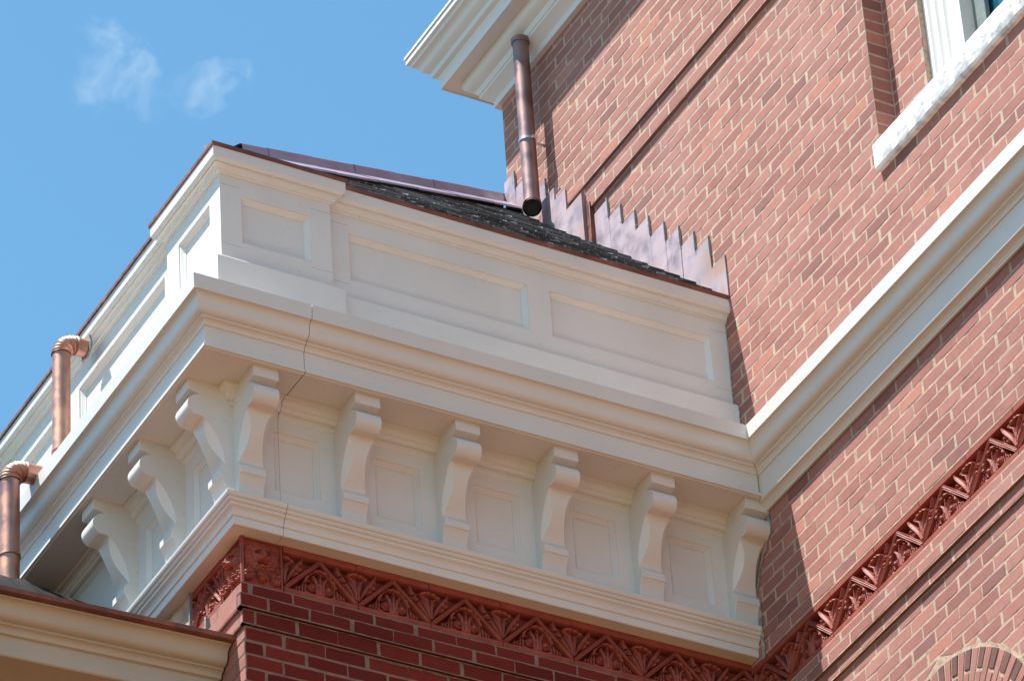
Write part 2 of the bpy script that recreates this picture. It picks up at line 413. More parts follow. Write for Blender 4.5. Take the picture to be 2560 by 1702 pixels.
# string course on the upper wall: two stepped courses
def proud(mbx, mp, u0, u1, z0, z1, p, seed, path=None, mi_m=0, mi_b=1, ph=0.0, pitch=0.185, ref=None):
    mbx.add([mp(u0, p, z0), mp(u1, p, z0), mp(u1, p, z1), mp(u0, p, z1), mp(u0, -0.02, z0), mp(u1, -0.02, z0), mp(u1, -0.02, z1), mp(u0, -0.02, z1)],
            [(0, 1, 2, 3), (3, 2, 6, 7), (0, 3, 7, 4), (1, 2, 6, 5)], mi=mi_m)
    mbx.add([mp(u0, p, z0 + .0002), mp(u1, p, z0 + .0002), mp(u1, -0.02, z0 + .0002), mp(u0, -0.02, z0 + .0002)], [(0, 1, 2, 3)], mi=mi_b, r=0.02)  # underside takes the darkest brick tone to deepen its shade
    bricks(mbx, mp, u0, u1, z0 - 0.002, z1 + 0.002, p, None, zref=(z0 if ref is None else ref), seed=seed, mi=mi_b, ph=ph, pitch=pitch, course=(z1 - z0) / max(1, round((z1 - z0) / 0.0683)))
bu = MB()
# --- recess faces in brick
bricks(mb, mM, -1.72, -1.452, 2.17, 5.0, -xr, None, zref=0.23, seed=6, mi=1, edge_shadow=3, ph=0.05)
def mJ(u, p, z): return (L + u, -1.45 - p, z)
bricks(mb, mJ, 0.003, 0.106, 2.17, 5.0, 0.0, None, zref=0.23, seed=7, mi=1, pitch=0.4, ph=-0.05)
mb.build("brick_wall", [M['mortar'], M['brick'], M['far'], M['edge_shadow']], main, recalc=False, sharp=12)
sc = MB()
proud(sc, mM, -1.449, 1.828, 3.715, 3.85, 0.036, 11, ph=0.11)
proud(sc, mM, -1.449, 1.828, 3.57, 3.7135, 0.020, 12, ph=0.03)
lab(sc.build("string_course", [M['mortar'], M['brick']], main, recalc=False, sharp=12), "stepped brick band on the upper wall")
# corbel courses below the terracotta band
sc = MB()
proud(sc, mM, BD[0], 0.02, -0.085, -0.024, 0.006, 13, ph=0.02)
proud(sc, mM, BD[0], 0.02, -0.148, -0.0855, 0.020, 14, ph=0.12)
proud(sc, mM, BD[0], 0.02, -0.2135, -0.1485, 0.003, 15, ph=0.05)
sc.build("corbel_course", [M['mortar'], M['brick']], main, recalc=False, sharp=12)
# arch of two-tone voussoirs
av = MB(); rg = random.Random(5)
nv = 44; r0, r1 = 0.42, 0.703
def apt(r, a, p): return mM(ARC[0] + r * math.sin(a), p, ARC[1] + r * math.cos(a))
N = 60
vs = [apt(r, -1.75 + 3.5 * i / N, -0.008) for i in range(N + 1) for r in (0.50, 0.719)]
av.add(vs, [(2 * i, 2 * i + 1, 2 * i + 3, 2 * i + 2) for i in range(N)], mi=0)
for i in range(nv):
    a0 = -1.7 + 3.4 * i / nv + 0.006; a1 = -1.7 + 3.4 * (i + 1) / nv - 0.006
    dk = i % 2
    segs = [(0.52, 0.600), (0.612, r1)] if dk else [(0.52, r1)]
    if not dk: segs = [(0.52, r1)]
    for q, (s, e) in enumerate(segs):
        pr = -0.005 + rg.uniform(-0.001, 0.0015); rr = (rg.uniform(0.0, 0.10) if dk and q == 1 else rg.uniform(0.4, 0.8))
        o = [apt(s, a0, -0.010), apt(s, a1, -0.010), apt(e, a1, -0.010), apt(e, a0, -0.010)]
        ii = [apt(s + .003, a0 + .003, pr), apt(s + .003, a1 - .003, pr), apt(e - .003, a1 - .003, pr), apt(e - .003, a0 + .003, pr)]
        av.add(o + ii, [(0, 1, 5, 4), (1, 2, 6, 5), (2, 3, 7, 6), (3, 0, 4, 7), (4, 5, 6, 7)], mi=(2 if dk and q == 1 else 1), r=rr)
lab(av.build("brick_arch", [M['mortar'], M['brick'], M['brickdark']], main, recalc=False, sharp=12), "arch of upright bricks with pale mortar around its edge")
# window
cas = MB()
pl = [(-1.72, 2.715), (-1.722, 2.668)]
y = -1.726
def flute(y, w, d):
    return [(y - w * t, 2.668 + d * math.sin(math.pi * t)) for t in (0.1, 0.3, 0.5, 0.7, 0.9)]
for w, d, gap in ((0.022, 0.006, 0.006), (0.05, 0.024, 0.008), (0.05, 0.024, 0.01), (0.05, 0.024, 0.008)):
    pl += [(y, 2.668)] + flute(y, w, d) + [(y - w, 2.668)]; y -= w + gap
pl += [(y, 2.668), (y - 0.022, 2.664), (-1.995, 2.668), (-1.997, 2.76), (-1.72, 2.76)]
n = len(pl)
cas.add([(x, yy, 2.17) for yy, x in pl] + [(x, yy, 5.05) for yy, x in pl], [(i, (i + 1) % n, n + (i + 1) % n, n + i) for i in range(n)])
win = bpy.data.objects.new("window", None); S.collection.objects.link(win); win.parent = main
cas.build("frame", M['white'], win)
sa = MB(); sa.box(2.735, 2.76, -2.09, -1.998, 2.17, 5.05); sa.box(2.735, 2.76, -3.5, -2.091, 2.17, 2.23); sa.build("sash", M['sash'], win, bevel=0.003)
gl = MB(); gl.box(2.775, 2.78, -3.5, -2.0, 2.17, 5.05); gl.build("pane", M['glass'], win)
# marble sill
si = MB(); NX = 90
rows = []
for i in range(NX + 1):
    yy = -1.438 - i * (2.1 / NX)
    j = lambda s, q: 0.0025 * noise.noise(Vector((yy * 14, s, q)))
    jb = 0.005 * noise.noise(Vector((yy * 9, 3.3, 1)))
    rows.append([(L + 0.10, yy, 2.190), (L - 0.026, yy, 2.152 + j(1, 0)), (L - 0.032 + j(2, 0), yy, 2.145), (L - 0.032 + j(3, 1), yy, 2.012 + jb),
                 (L - 0.024, yy, 1.999 + jb), (L + 0.05, yy, 1.999)])
vs = [p for r_ in rows for p in r_]; m = 6
fs = [(i * m + k, i * m + (k + 1) % m, (i + 1) * m + (k + 1) % m, (i + 1) * m + k) for i in range(NX) for k in range(m)]
fs += [tuple(range(m)), tuple(range(NX * m, NX * m + m))]
si.add(vs, fs); lab(si.build("sill", M['marble'], win), "thick veined white marble window sill")
# top cornice of the block
def topprof():
    P = [(0.36, 5.30), (0.36, 5.268), (0.352, 5.262)]
    P += [(0.345, 5.258), (0.338, 5.243)]
    P += arc(0.338, 5.2185, -0.030, 0.020, 90, 180, 6)[1:] and [(0.325, 5.237), (0.312, 5.222), (0.306, 5.205)]
    P += [(0.298, 5.192), (0.280, 5.180), (0.268, 5.168), (0.267, 5.150), (0.262, 5.140), (0.240, 5.128), (0.232, 5.112), (0.230, 5.108)]
    P += [(0.230, 5.049), (0.224, 5.049), (0.222, 5.054), (0.152, 5.054)]
    P += [(0.152, 5.05), (0.148, 5.02), (0.138, 5.000), (0.118, 4.985), (0.100, 4.972), (0.092, 4.955), (0.088, 4.945), (0.0845, 4.945), (0.083, 4.925), (0.06, 4.905), (0.038, 4.888), (0.031, 4.878), (0.030, 4.840), (0.0, 4.840), (0.0, 5.35)]
    return P
tc = MB(); sweep(tc, topprof(), [(9, 1.83), (L, 1.83), (L, -9)][::1] if False else [(L + 7, 1.83), (L, 1.83), (L, -9)])
lab(tc.build("roof_cornice", M['white2'], main, sharp=28), "white moulded cornice under the roof edge")
tg = MB(); sweep(tg, [(0.30, 5.302), (0.366, 5.302), (0.366, 5.32), (0.30, 5.32)], [(L + 7, 1.83), (L, 1.83), (L, -9)])
tg.build("gutter_edge", M['white'], main)
rf = MB(); rf.add([(L - .34, 2.19, 5.33), (L - .34, -9, 5.33), (9, -9, 6.6), (9, 2.19, 6.6)], [(0, 1, 2, 3)]); rf.build("roof", M['slate'], main)

# ------------------------------------------------------------------ terracotta relief tiles (height fields)
def sstep(a, b, x): t = np.clip((x - a) / (b - a), 0, 1); return t * t * (3 - 2 * t)
def tile_height(W=0.366, H=0.248, nu=146, nv=100):
    u = np.linspace(0, W, nu); v = np.linspace(0, H, nv); U, V = np.meshgrid(u, v, indexing='ij')
    h = np.full_like(U, -0.050)
    cx = W / 2; D = np.abs(U - cx)
    def up(cand, mask):
        nonlocal h
        h = np.where(mask, np.maximum(h, cand), h)
    def stroke(X, P, wd, top, drop=0.012, groove=0.0):
        for (ax, ay), (bx, by), w0, w1 in zip(P, P[1:], wd, wd[1:]):
            t = np.clip(((X - ax) * (bx - ax) + (V - ay) * (by - ay)) / ((bx - ax) ** 2 + (by - ay) ** 2), 0, 1)
            d = np.hypot(X - ax - t * (bx - ax), V - ay - t * (by - ay)); w = w0 + (w1 - w0) * t
            q = d / w
            up(top - drop * q ** 2 + groove * np.cos(q * 7), q < 1)
    def scroll(X, qx, qy, qr, pitch, top, hand=1):
        rr = np.hypot(X - qx, V - qy); a = np.arctan2(V - qy, (X - qx) * hand)
        up(top + 0.0045 * np.cos((rr / pitch - a / (2 * np.pi)) * 2 * np.pi) - 0.010 * (rr / qr) ** 2, rr < qr)
        up(top + 0.006 - (rr / (0.35 * qr)) ** 2 * 0.004, rr < 0.35 * qr)
    # ---- palmette in the triangle: concave scalloped shell, pushed back under its rim
    q = np.hypot(D / 0.078, (V - 0.066) / 0.094); th = np.arctan2(V - 0.066, U - cx)
    inn = (q < 1.0) & (V > 0.034)
    t = np.clip((V - 0.036) / 0.115, 0, 1)
    fan = np.arctan2(V - 0.030, U - cx)
    rib = np.abs(np.sin(fan * 10.0))
    up(-0.012 - 0.026 * t ** 0.8 + 0.006 * rib, inn)
    up(0.002 - ((q - 0.99) / 0.09) ** 2 * 0.006 + 0.0025 * np.cos(th * 20), (np.abs(q - 0.99) < 0.09) & (V > 0.085))
    # scrolls with dark hollows
    for s in (-1, 1):
        X = (U - cx) * s
        rr = np.hypot(X - 0.040, V - 0.070)
        h = np.where((rr < 0.034) & (V > 0.036) & (X > 0.006), -0.046, h)
        scroll(X, 0.040, 0.068, 0.024, 0.0085, -0.002, -1)
        stroke(X, [(0.016, 0.040), (0.013, 0.075), (0.020, 0.105), (0.034, 0.125)], (0.007, 0.008, 0.009, 0.006), 0.000, 0.010, 0.002)
        # blades towards the lower corner
        for k in range(4):
            x0 = 0.074 + 0.015 * k
            stroke(X, [(x0, 0.034), (x0 - 0.004 + 0.001 * k, 0.070 - 0.006 * k), (0.074 + 0.007 * k, 0.108 - 0.019 * k)], (0.006, 0.005, 0.002), -0.006, 0.010)
    w = 0.011 * np.clip((0.150 - V) / 0.115, 0, 1) + 0.001
    up(0.003 - D / w * 0.008, (D < w) & (V > 0.03) & (V < 0.150))
    # ---- bell flower at the joint: concave hood on top, ribs coming forward to the stem
    for e in (0.0, W):
        X = np.abs(U - e)
        wv = 0.009 + 0.044 * np.clip((V - 0.055) / 0.13, 0, 1) ** 1.5
        hood = 0.190 - 7.0 * X ** 2
        t = np.clip((V - 0.05) / 0.14, 0, 1)
        rib = np.abs(np.cos(X / (wv + 1e-6) * np.pi * 1.5))
        up(0.000 - 0.030 * t ** 1.3 + 0.006 * rib, (X < wv) & (V > 0.034) & (V < hood))
        up(0.003 - ((V - hood) / 0.008) ** 2 * 0.006 + 0.002 * np.cos(X * 260), (X < 0.050) & (np.abs(V - hood) < 0.008))
        stroke(X, [(0.004, 0.040), (0.005, 0.10), (0.016, 0.150), (0.046, 0.176)], (0.006, 0.005, 0.006, 0.005), 0.002, 0.010)
        # acanthus arm
        stroke(X, [(0.012, 0.058), (0.030, 0.094), (0.046, 0.120), (0.068, 0.148), (0.088, 0.178), (0.098, 0.204)], (0.006, 0.008, 0.011, 0.014, 0.012, 0.004), 0.001, 0.014, 0.0022)
        for (qx, qy, qr) in ((0.064, 0.113, 0.018), (0.083, 0.143, 0.015)):
            h = np.where((np.hypot(X - qx, V - qy) < qr + 0.003) & (X > qx - 0.4 * qr), np.minimum(h, -0.030), h)
            scroll(X, qx, qy, qr, 0.0075, -0.001, 1)
    # ---- chevron bars with a groove
    t = (V - 0.034) / (0.203 - 0.034)
    L1 = np.abs((cx - D) - 0.010 - (cx - 0.010) * t) * (0.169 / math.hypot(0.169, cx - 0.01))
    m = (L1 < 0.0105) & (V > 0.030) & (V < 0.208)
    h = np.where(m, 0.003 - 0.003 * (L1 / 0.0105) ** 4 - 0.005 * np.exp(-((L1 - 0.0042) / 0.0015) ** 2), h)
    h = np.where((L1 >= 0.0105) & (L1 < 0.014) & (V > 0.04) & (V < 0.205), np.minimum(h, -0.026), h)
    # rims
    h = np.where(V < 0.034, 0.0 - 0.006 * (1 - sstep(0.034, 0.029, V)), h)
    h = np.where(V > 0.213, -0.001 - 0.004 * (1 - sstep(0.213, 0.218, V)), h)
    e = np.minimum(U, W - U)
    h = np.where(e < 0.0016, np.minimum(h, -0.006), h)
    return U, V, h
def lion_height(W=0.205, H=0.248, nu=86, nv=100):
    u = np.linspace(0, W, nu); v = np.linspace(0, H, nv); U, V = np.meshgrid(u, v, indexing='ij')
    h = np.full_like(U, -0.012)
    rs = np.random.RandomState(4)
    def dome(cx, cy, rx, ry, z, k=1.0, mode='max'):
        nonlocal h
        d = ((U - cx) / rx) ** 2 + ((V - cy) / ry) ** 2
        b = z * np.sqrt(np.clip(1 - d, 0, 1)) * k
        if mode == 'add': h = h + b
        else: h = np.where(d < 1, np.maximum(h, -0.012 + b), h)
    for k in range(22):
        a = k / 22 * 2 * np.pi; q = 0.070 + 0.006 * (k % 2)
        dome(0.103 + q * np.cos(a), 0.158 + 0.85 * q * np.sin(a), 0.016, 0.012, 0.012)
    for k in range(14):
        a = k / 14 * 2 * np.pi + .2
        dome(0.103 + 0.055 * np.cos(a), 0.160 + 0.048 * np.sin(a), 0.018, 0.014, 0.017)
    dome(0.103, 0.162, 0.050, 0.052, 0.030)
    for s in (-1, 1):
        dome(0.103 + s * 0.022, 0.186, 0.021, 0.009, 0.013, mode='add')
        dome(0.103 + s * 0.023, 0.171, 0.014, 0.009, -0.018, mode='add')
        dome(0.103 + s * 0.023, 0.169, 0.007, 0.005, 0.009, mode='add')
        dome(0.103 + s * 0.014, 0.140, 0.018, 0.014, 0.018, mode='add')
        dome(0.103 + s * 0.052, 0.200, 0.013, 0.011, 0.024)
    dome(0.103, 0.166, 0.011, 0.032, 0.016, mode='add')
    dome(0.103, 0.152, 0.013, 0.007, 0.010, mode='add')
    dome(0.103, 0.122, 0.024, 0.009, -0.026, mode='add')
    dome(0.103, 0.109, 0.020, 0.010, 0.026)
    # stem, grapes and leaves
    dome(0.103, 0.098, 0.006, 0.020, 0.018)
    for k in range(24):
        rr = k // 5; c = k % 5
        wdt = (5 - rr) * 0.5
        dome(0.103 + (c - 2) * 0.0125 * (1 - rr * 0.16) + (0.006 if rr % 2 else 0), 0.085 - rr * 0.0125, 0.0082, 0.0082, 0.030 - 0.002 * abs(c - 2))
    for s in (-1, 1):
        for k in range(7):
            a = k / 7 * 2 * np.pi
            dome(0.103 + s * 0.066 + 0.017 * np.cos(a), 0.052 + 0.019 * np.sin(a), 0.011, 0.010, 0.024 + 0.006 * (k % 2))
        dome(0.103 + s * 0.066, 0.052, 0.014, 0.014, 0.016)
        for k in range(4): dome(0.103 + s * (0.083 - 0.006 * k), 0.085 + 0.012 * k, 0.007, 0.006, 0.016)
    h = h + 0.0010 * np.sin(U * 310 + 3 * np.sin(V * 170)) * np.sin(V * 260 + 2 * np.sin(U * 140)) * (h > -0.008)
    e = np.minimum(np.minimum(U, W - U), np.minimum(V, H - V))
    h = np.where(e < 0.010, -0.001, h)
    h = np.where(e < 0.0012, -0.008, h)
    return U, V, h
def hf_mesh(name, UVH, mat):
    U, V, h = UVH; nu, nv = U.shape
    co = np.stack([U, -h, V], -1).reshape(-1, 3)
    idx = np.arange(nu * nv).reshape(nu, nv)
    q = np.stack([idx[:-1, :-1], idx[1:, :-1], idx[1:, 1:], idx[:-1, 1:]], -1).reshape(-1, 4)
    me = bpy.data.meshes.new(name); me.from_pydata(co.tolist(), [], q.tolist()); me.materials.append(mat)
    me.polygons.foreach_set("use_smooth", [True] * len(me.polygons)); me.set_sharp_from_angle(angle=R(50)); me.update()
    return me
tile_me = hf_mesh("terracotta_tile", tile_height(), M['terra'])
lion_me = hf_mesh("lion_tile", lion_height(), M['terra'])
def place(me, name, parent, loc, rz=0.0, sc=(1, 1, 1)):
    o = bpy.data.objects.new(name, me); S.collection.objects.link(o); o.parent = parent
    o.location = loc; o.rotation_euler = (0, 0, rz); o.scale = sc; return o
W0 = 0.366
for k in range(-1, 14):
    y0 = -0.29 - 0.3715 * k
    if y0 < BD[0]: break
    place(tile_me, "terracotta_tile", main, (L, y0, zb0), R(-90), (0.3715 / W0, 1, 1))

# cornice band crossing the main wall (same mouldings as the wing, shallower)
DZ = dict(top=1.262, drip=1.187)
def crown_rel():       # p relative to the drip line
    P = [(-0.012, 1.262), (0.004, 1.262), (0.0, 1.187), (-0.004, 1.187)]
    P += [(-0.004 - 0.026 * math.sin(R(a)), 1.146 + 0.041 * math.cos(R(a))) for a in (0, 15, 30, 45, 60, 75, 90)]
    P += [(-0.056 + 0.026 * math.cos(R(a)), 1.146 - 0.041 * math.sin(R(a))) for a in (15, 30, 45, 60, 75, 90)]
    P += [(-0.061, 1.105), (-0.061, 1.094), (-0.064, 1.094)]
    P += [(-0.064 - 0.020 * math.sin(R(a)), 1.070 + 0.024 * math.cos(R(a))) for a in (0, 22, 45, 67, 90)]
    P += [(-0.090, 1.070), (-0.090, 0.953), (-0.095, 0.950), (-0.097, 0.955), (-0.30, 0.955), (-0.30, 1.25)]
    return P
XS = 0.185
crown_path = [(-0.38, 4.3), (-0.38, -0.38), (XS - .0016, -0.38), (XS + .0016, -0.38), (2.376, -0.38), (2.376, -9)]
def crown_main():
    P = [(p - 0.008 if i > 16 else p, z) for i, (p, z) in enumerate(crown_rel()[:-6])]
    P += [(-0.100, 1.070), (-0.103, 0.944), (-0.106, 0.941)]
    P += [(-0.104 - 0.030 * math.sin(R(a)), 0.922 + 0.019 * math.cos(R(a))) for a in (20, 45, 70, 90)]
    return P + [(-0.136, 0.921), (-0.1375, 0.9195), (-0.1375, 0.908), (-0.150, 0.908), (-0.150, 1.25)]
cm = MB(); sweep(cm, crown_main(), [(-1, -0.38), (2.376, -0.38), (2.376, -9)], skip=(0,))
lab(cm.build("cornice", M['white2'], main, sharp=28, bevel=0.0012), "white moulded cornice crossing the wall below the window")

# ================================================================== WING
wing = thing("brick_wing", "projecting brick wing with white bracketed cornice, panelled parapet and slate roof", "building")
core = MB(); core.cur = 0
core.box(0.07, 2.8, 0.07, 4.3, -14, 2.15)
facade(core, mA, 0.0, L, -14, -1.3, 0.0); facade(core, mB, 0.0, 4.3, -14, -1.3, 0.0)
facade(core, mB, 1.2, 4.3, -1.3, 0.26, -0.004)
core.cur = 1
facade(core, mA, 0.008, L, -1.3, -0.21, -0.010); facade(core, mB, 0.008, 1.2, -1.3, -0.21, -0.010)
core.cur = 2
PA = 0.197
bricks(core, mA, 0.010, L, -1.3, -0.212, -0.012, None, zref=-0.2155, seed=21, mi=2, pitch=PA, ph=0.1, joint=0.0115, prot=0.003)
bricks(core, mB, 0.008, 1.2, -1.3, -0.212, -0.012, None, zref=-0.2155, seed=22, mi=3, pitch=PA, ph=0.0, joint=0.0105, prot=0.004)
core.build("brick_wall", [M['farwing'], M['mortarA'], M['brick_shaded'], M['brick']], wing, recalc=False, sharp=12)
for (z0, z1, p, sd, ph) in ((-0.065, -0.004, 0.008, 31, 0.045), (-0.135, -0.0655, 0.018, 32, 0.125), (-0.211, -0.1355, 0.004, 33, 0.05)):
    cb = MB()
    proud(cb, mA, -p, L, z0, z1, p, sd, ph=ph, pitch=PA, mi_m=0, mi_b=1)
    proud(cb, mB, -p + 0.001, 0.41, z0, z1, p, sd + 50, ph=0.03, pitch=PA, mi_m=0, mi_b=2)
    cb.build("corbel_course", [M['mortarA'], M['brick_shaded'], M['brick']], wing, recalc=False, sharp=12)
# terracotta band
lion_a = place(lion_me, "lion_tile", wing, (-0.002, 0.002, 0.0), 0.0, (0.2 / 0.205, 1, 0.98)); lab(lion_a, "shaded terracotta lion mask with grapes facing front")
lion_b = place(lion_me, "lion_tile", wing, (0.002, 0.198, 0.0), R(-90), (0.2 / 0.205, 1, 0.98)); lab(lion_b, "sunlit terracotta lion mask with grapes facing left")
for k in range(7):
    place(tile_me, "terracotta_tile", wing, (0.2 + 0.352 * k, 0.0, 0.0), 0.0, (0.352 / W0, 1, 0.985))
place(tile_me, "terracotta_tile", wing, (0.0, 0.485, 0.0), R(-90), (0.286 / W0, 1, 0.985))
rs_ = MB(); n1 = 26; n2 = 12
vs = [(-0.006 - 0.012 * noise.noise(Vector((i * .35, j * .35, 2))), 0.49 + i * 0.028, -0.2 + j * 0.0405) for i in range(n1 + 1) for j in range(n2 + 1)]
rs_.add(vs, [(i * (n2 + 1) + j, (i + 1) * (n2 + 1) + j, (i + 1) * (n2 + 1) + j + 1, i * (n2 + 1) + j + 1) for i in range(n1) for j in range(n2)])
lab(rs_.build("stone_block", M['stone'], wing, recalc=False), "rough tan block where the terracotta band breaks off")
for q_ in ((-0.014, 0.004, 0.484, 0.493, -0.02, 0.245), (-0.030, -0.004, 0.30, 0.312, -0.15, 0.0)):
    ld = MB(); ld.box(*q_); ld.build("lead_strip", M['lead'], wing, bevel=0.002)

# lower moulding
lowprof = [(-0.06, 0.243), (0.060, 0.243), (0.063, 0.2455), (0.064, 0.284), (0.071, 0.285)] + \
    [(0.071 + 0.016 * (1 - math.cos(R(a))), 0.287 + 0.034 * math.sin(R(a))) for a in (0, 20, 40, 60, 80)] + \
    [(0.090, 0.324), (0.091, 0.338), (0.097, 0.339)] + \
    [(0.097 + 0.006 * math.sin(R(a)), 0.341 + 0.012 * (1 - math.cos(R(a)))) for a in (20, 45, 70, 90)] + \
    [(0.104 + 0.012 * math.sin(R(a)), 0.353 + 0.024 * (1 - math.cos(R(a)))) for a in (30, 60, 80, 90)] + \
    [(0.113, 0.381), (0.108, 0.384), (-0.06, 0.392)]
low_path = [(0, 4.3), (0, 0), (XS - .0145, 0), (XS - .0120, 0), (L, 0)]
lm = MB(); sweep(lm, lowprof, low_path, skip=(2,)); lm.build("base_moulding", M['white2'], wing, sharp=28, bevel=0.001)
# crown + soffit
cr = MB(); sweep(cr, crown_rel(), crown_path, skip=(2, 4)); cr.build("crown_moulding", M['white2'], wing, sharp=28, bevel=0.0012)
so = MB(); so.box(-0.30, XS - .0016, -0.30, 0.06, 0.9555, 0.97); so.box(XS + .0016, 2.52, -0.30, 0.06, 0.9555, 0.97); so.box(-0.30, 0.06, 0.0605, 4.3, 0.9555, 0.97)
so.box(-0.37, 2.6, -0.37, 0.2, 1.235, 1.25); so.box(-0.37, 0.2, 0.201, 4.3, 1.235, 1.25)
so.build("soffit", M['white2'], wing)
# bed moulding
bed = [(0.04, 0.955), (0.116, 0.955), (0.116, 0.938), (0.109, 0.937)] + [(0.109 - 0.020 * math.sin(R(a)), 0.917 + 0.020 * math.cos(R(a))) for a in (15, 35, 60, 80, 90)] + \
    [(0.0885, 0.911), (0.084, 0.910)] + [(0.066 + 0.018 * math.cos(R(a)), 0.910 - 0.017 * math.sin(R(a))) for a in (20, 45, 70, 90)] + [(0.058, 0.8925), (0.058, 0.883), (0.054, 0.881), (0.050, 0.874), (0.045, 0.870), (0.04, 0.870)]
bd = MB(); sweep(bd, bed, [(0, 4.3), (0, 0), (XS - .014, 0), (XS - .011, 0), (L, 0)], skip=(2,)); bd.build("bed_moulding", M['white2'], wing, sharp=28)
cdp = MB(); secs = [(.1165, .9548), (.1165, .939), (.110, .934), (.100, .922), (.092, .914), (.090, .906), (.086, .896), (.076, .889), (.068, .886), (.066, .882), (.071, .877), (.072, .870), (.067, .863), (.058, .860)]
vs = []
for p_, z_ in secs: vs += [(-p_, -p_, z_), (0.0, -p_, z_), (0.0, 0.0, z_), (-p_, 0.0, z_)]
cdp.add(vs, [(4 * i + k, 4 * i + (k + 1) % 4, 4 * i + 4 + (k + 1) % 4, 4 * i + 4 + k) for i in range(len(secs) - 1) for k in range(4)] + [tuple(range(len(vs) - 4, len(vs)))])
lab(cdp.build("corner_drop", M['white2'], wing, sharp=35), "small moulded pendant in the corner between two brackets")
# frieze with panels
CA = [0.012 + 0.4925 * k for k in range(6)]
CBc = [0.005 + 0.4875 * k for k in range(3)]
FP = 0.045; fz = (0.488, 0.80)
fr = MB()
hA = [((a + b) / 2 - 0.111, (a + b) / 2 + 0.111, *fz) for a, b in zip(CA, CA[1:])]
hB = [((a + b) / 2 - 0.111, (a + b) / 2 + 0.111, *fz) for a, b in zip(CBc, CBc[1:])]
facade(fr, mA, -FP, L, 0.37, 0.90, FP, hA); facade(fr, mB, -FP, 4.3, 0.37, 0.90, FP, hB)
fr.build("frieze", M['white2'], wing, recalc=False)
for hh in hA: panel("frieze_panel", mA, *hh, FP, wing, M['white'], 1.05)
for hh in hB: panel("frieze_panel", mB, *hh, FP, wing, M['white'], 1.05)

# consoles
HW = 0.0605
def prism(mb, poly, hw=HW):
    n = len(poly)
    mb.add([(-hw, -p, z) for p, z in poly] + [(hw, -p, z) for p, z in poly],
           [(i, (i + 1) % n, n + (i + 1) % n, n + i) for i in range(n)] + [tuple(range(n - 1, -1, -1)), tuple(range(n, 2 * n))])
def make_console():
    sh = MB()
    zs = [0.7735, 0.766, 0.752, 0.736, 0.711, 0.690, 0.666, 0.645, 0.625, 0.603, 0.580, 0.562, 0.546]
    def interp(tab, z): 
        xs = [t[0] for t in tab][::-1]; ys = [t[1] for t in tab][::-1]; return float(np.interp(z, xs, ys))
    ds = smooth([(0.7735, 0.196), (0.736, 0.160), (0.666, 0.120), (0.603, 0.098), (0.546, 0.094)], 8)
    df = smooth([(0.7735, 0.196), (0.766, 0.187), (0.711, 0.174), (0.659, 0.154), (0.608, 0.127), (0.569, 0.103), (0.546, 0.095)], 8)
    vs = []
    NZ = 26
    for i in range(NZ + 1):
        z = 0.7735 + (0.546 - 0.7735) * i / NZ; t = i / NZ
        w = HW - 0.029 * math.sin(math.pi * t ** 0.9) ** 1.0
        a, b = interp(ds, z), interp(df, z)
        vs += [(-HW, -0.04, z), (-HW, -a, z), (-w, -b, z), (w, -b, z), (HW, -a, z), (HW, -0.04, z)]
    fs = [(i * 6 + k, i * 6 + (k + 1) % 6, (i + 1) * 6 + (k + 1) % 6, (i + 1) * 6 + k) for i in range(NZ) for k in range(6)]
    fs += [tuple(range(6)), tuple(range(NZ * 6, NZ * 6 + 6))]
    sh.add(vs, fs)
    c = sh.build("console", M['white2'], wing, sharp=25)
    cp = MB(); prism(cp, [(0.04, 0.956), (0.262, 0.956), (0.262, 0.899)] + smooth([(0.262, 0.899), (0.240, 0.897), (0.222, 0.892), (0.205, 0.884)], 3)[1:] + [(0.04, 0.884)])
    cp.build("cap_block", M['white2'], c, sharp=30, bevel=0.0012)
    sp = MB(); prism(sp, [(0.04, 0.8837), (0.205, 0.8837)] + smooth([(0.205, 0.8837), (0.230, 0.878), (0.252, 0.860), (0.262, 0.842), (0.265, 0.822), (0.261, 0.803), (0.250, 0.786), (0.237, 0.776)], 3)[1:] + [(0.232, 0.7738), (0.04, 0.7738)])
    sp.build("scroll", M['white2'], c, sharp=30)
    ft = MB(); prism(ft, [(0.04, 0.5457), (0.094, 0.5457), (0.098, 0.542), (0.117, 0.516), (0.117, 0.484)] + smooth([(0.112, 0.482), (0.106, 0.472), (0.098, 0.455), (0.091, 0.435), (0.089, 0.41)], 3) + [(0.089, 0.372), (0.04, 0.372)])
    ft.build("foot_block", M['white2'], c, sharp=30, bevel=0.0012)
    return c
con = make_console(); con.location = (CA[0], 0, 0)
def dup(c, loc, rz):
    n = c.copy(); S.collection.objects.link(n); n.location = loc; n.rotation_euler = (0, 0, rz)
    for ch in list(c.children):
        k = ch.copy(); S.collection.objects.link(k); k.parent = n
    return n
for x in CA[1:]: dup(con, (x if x < 2.4 else 2.469, 0, 0), 0)
for k, y in enumerate(CBc): dup(con, (0, y, 0), R(-90))

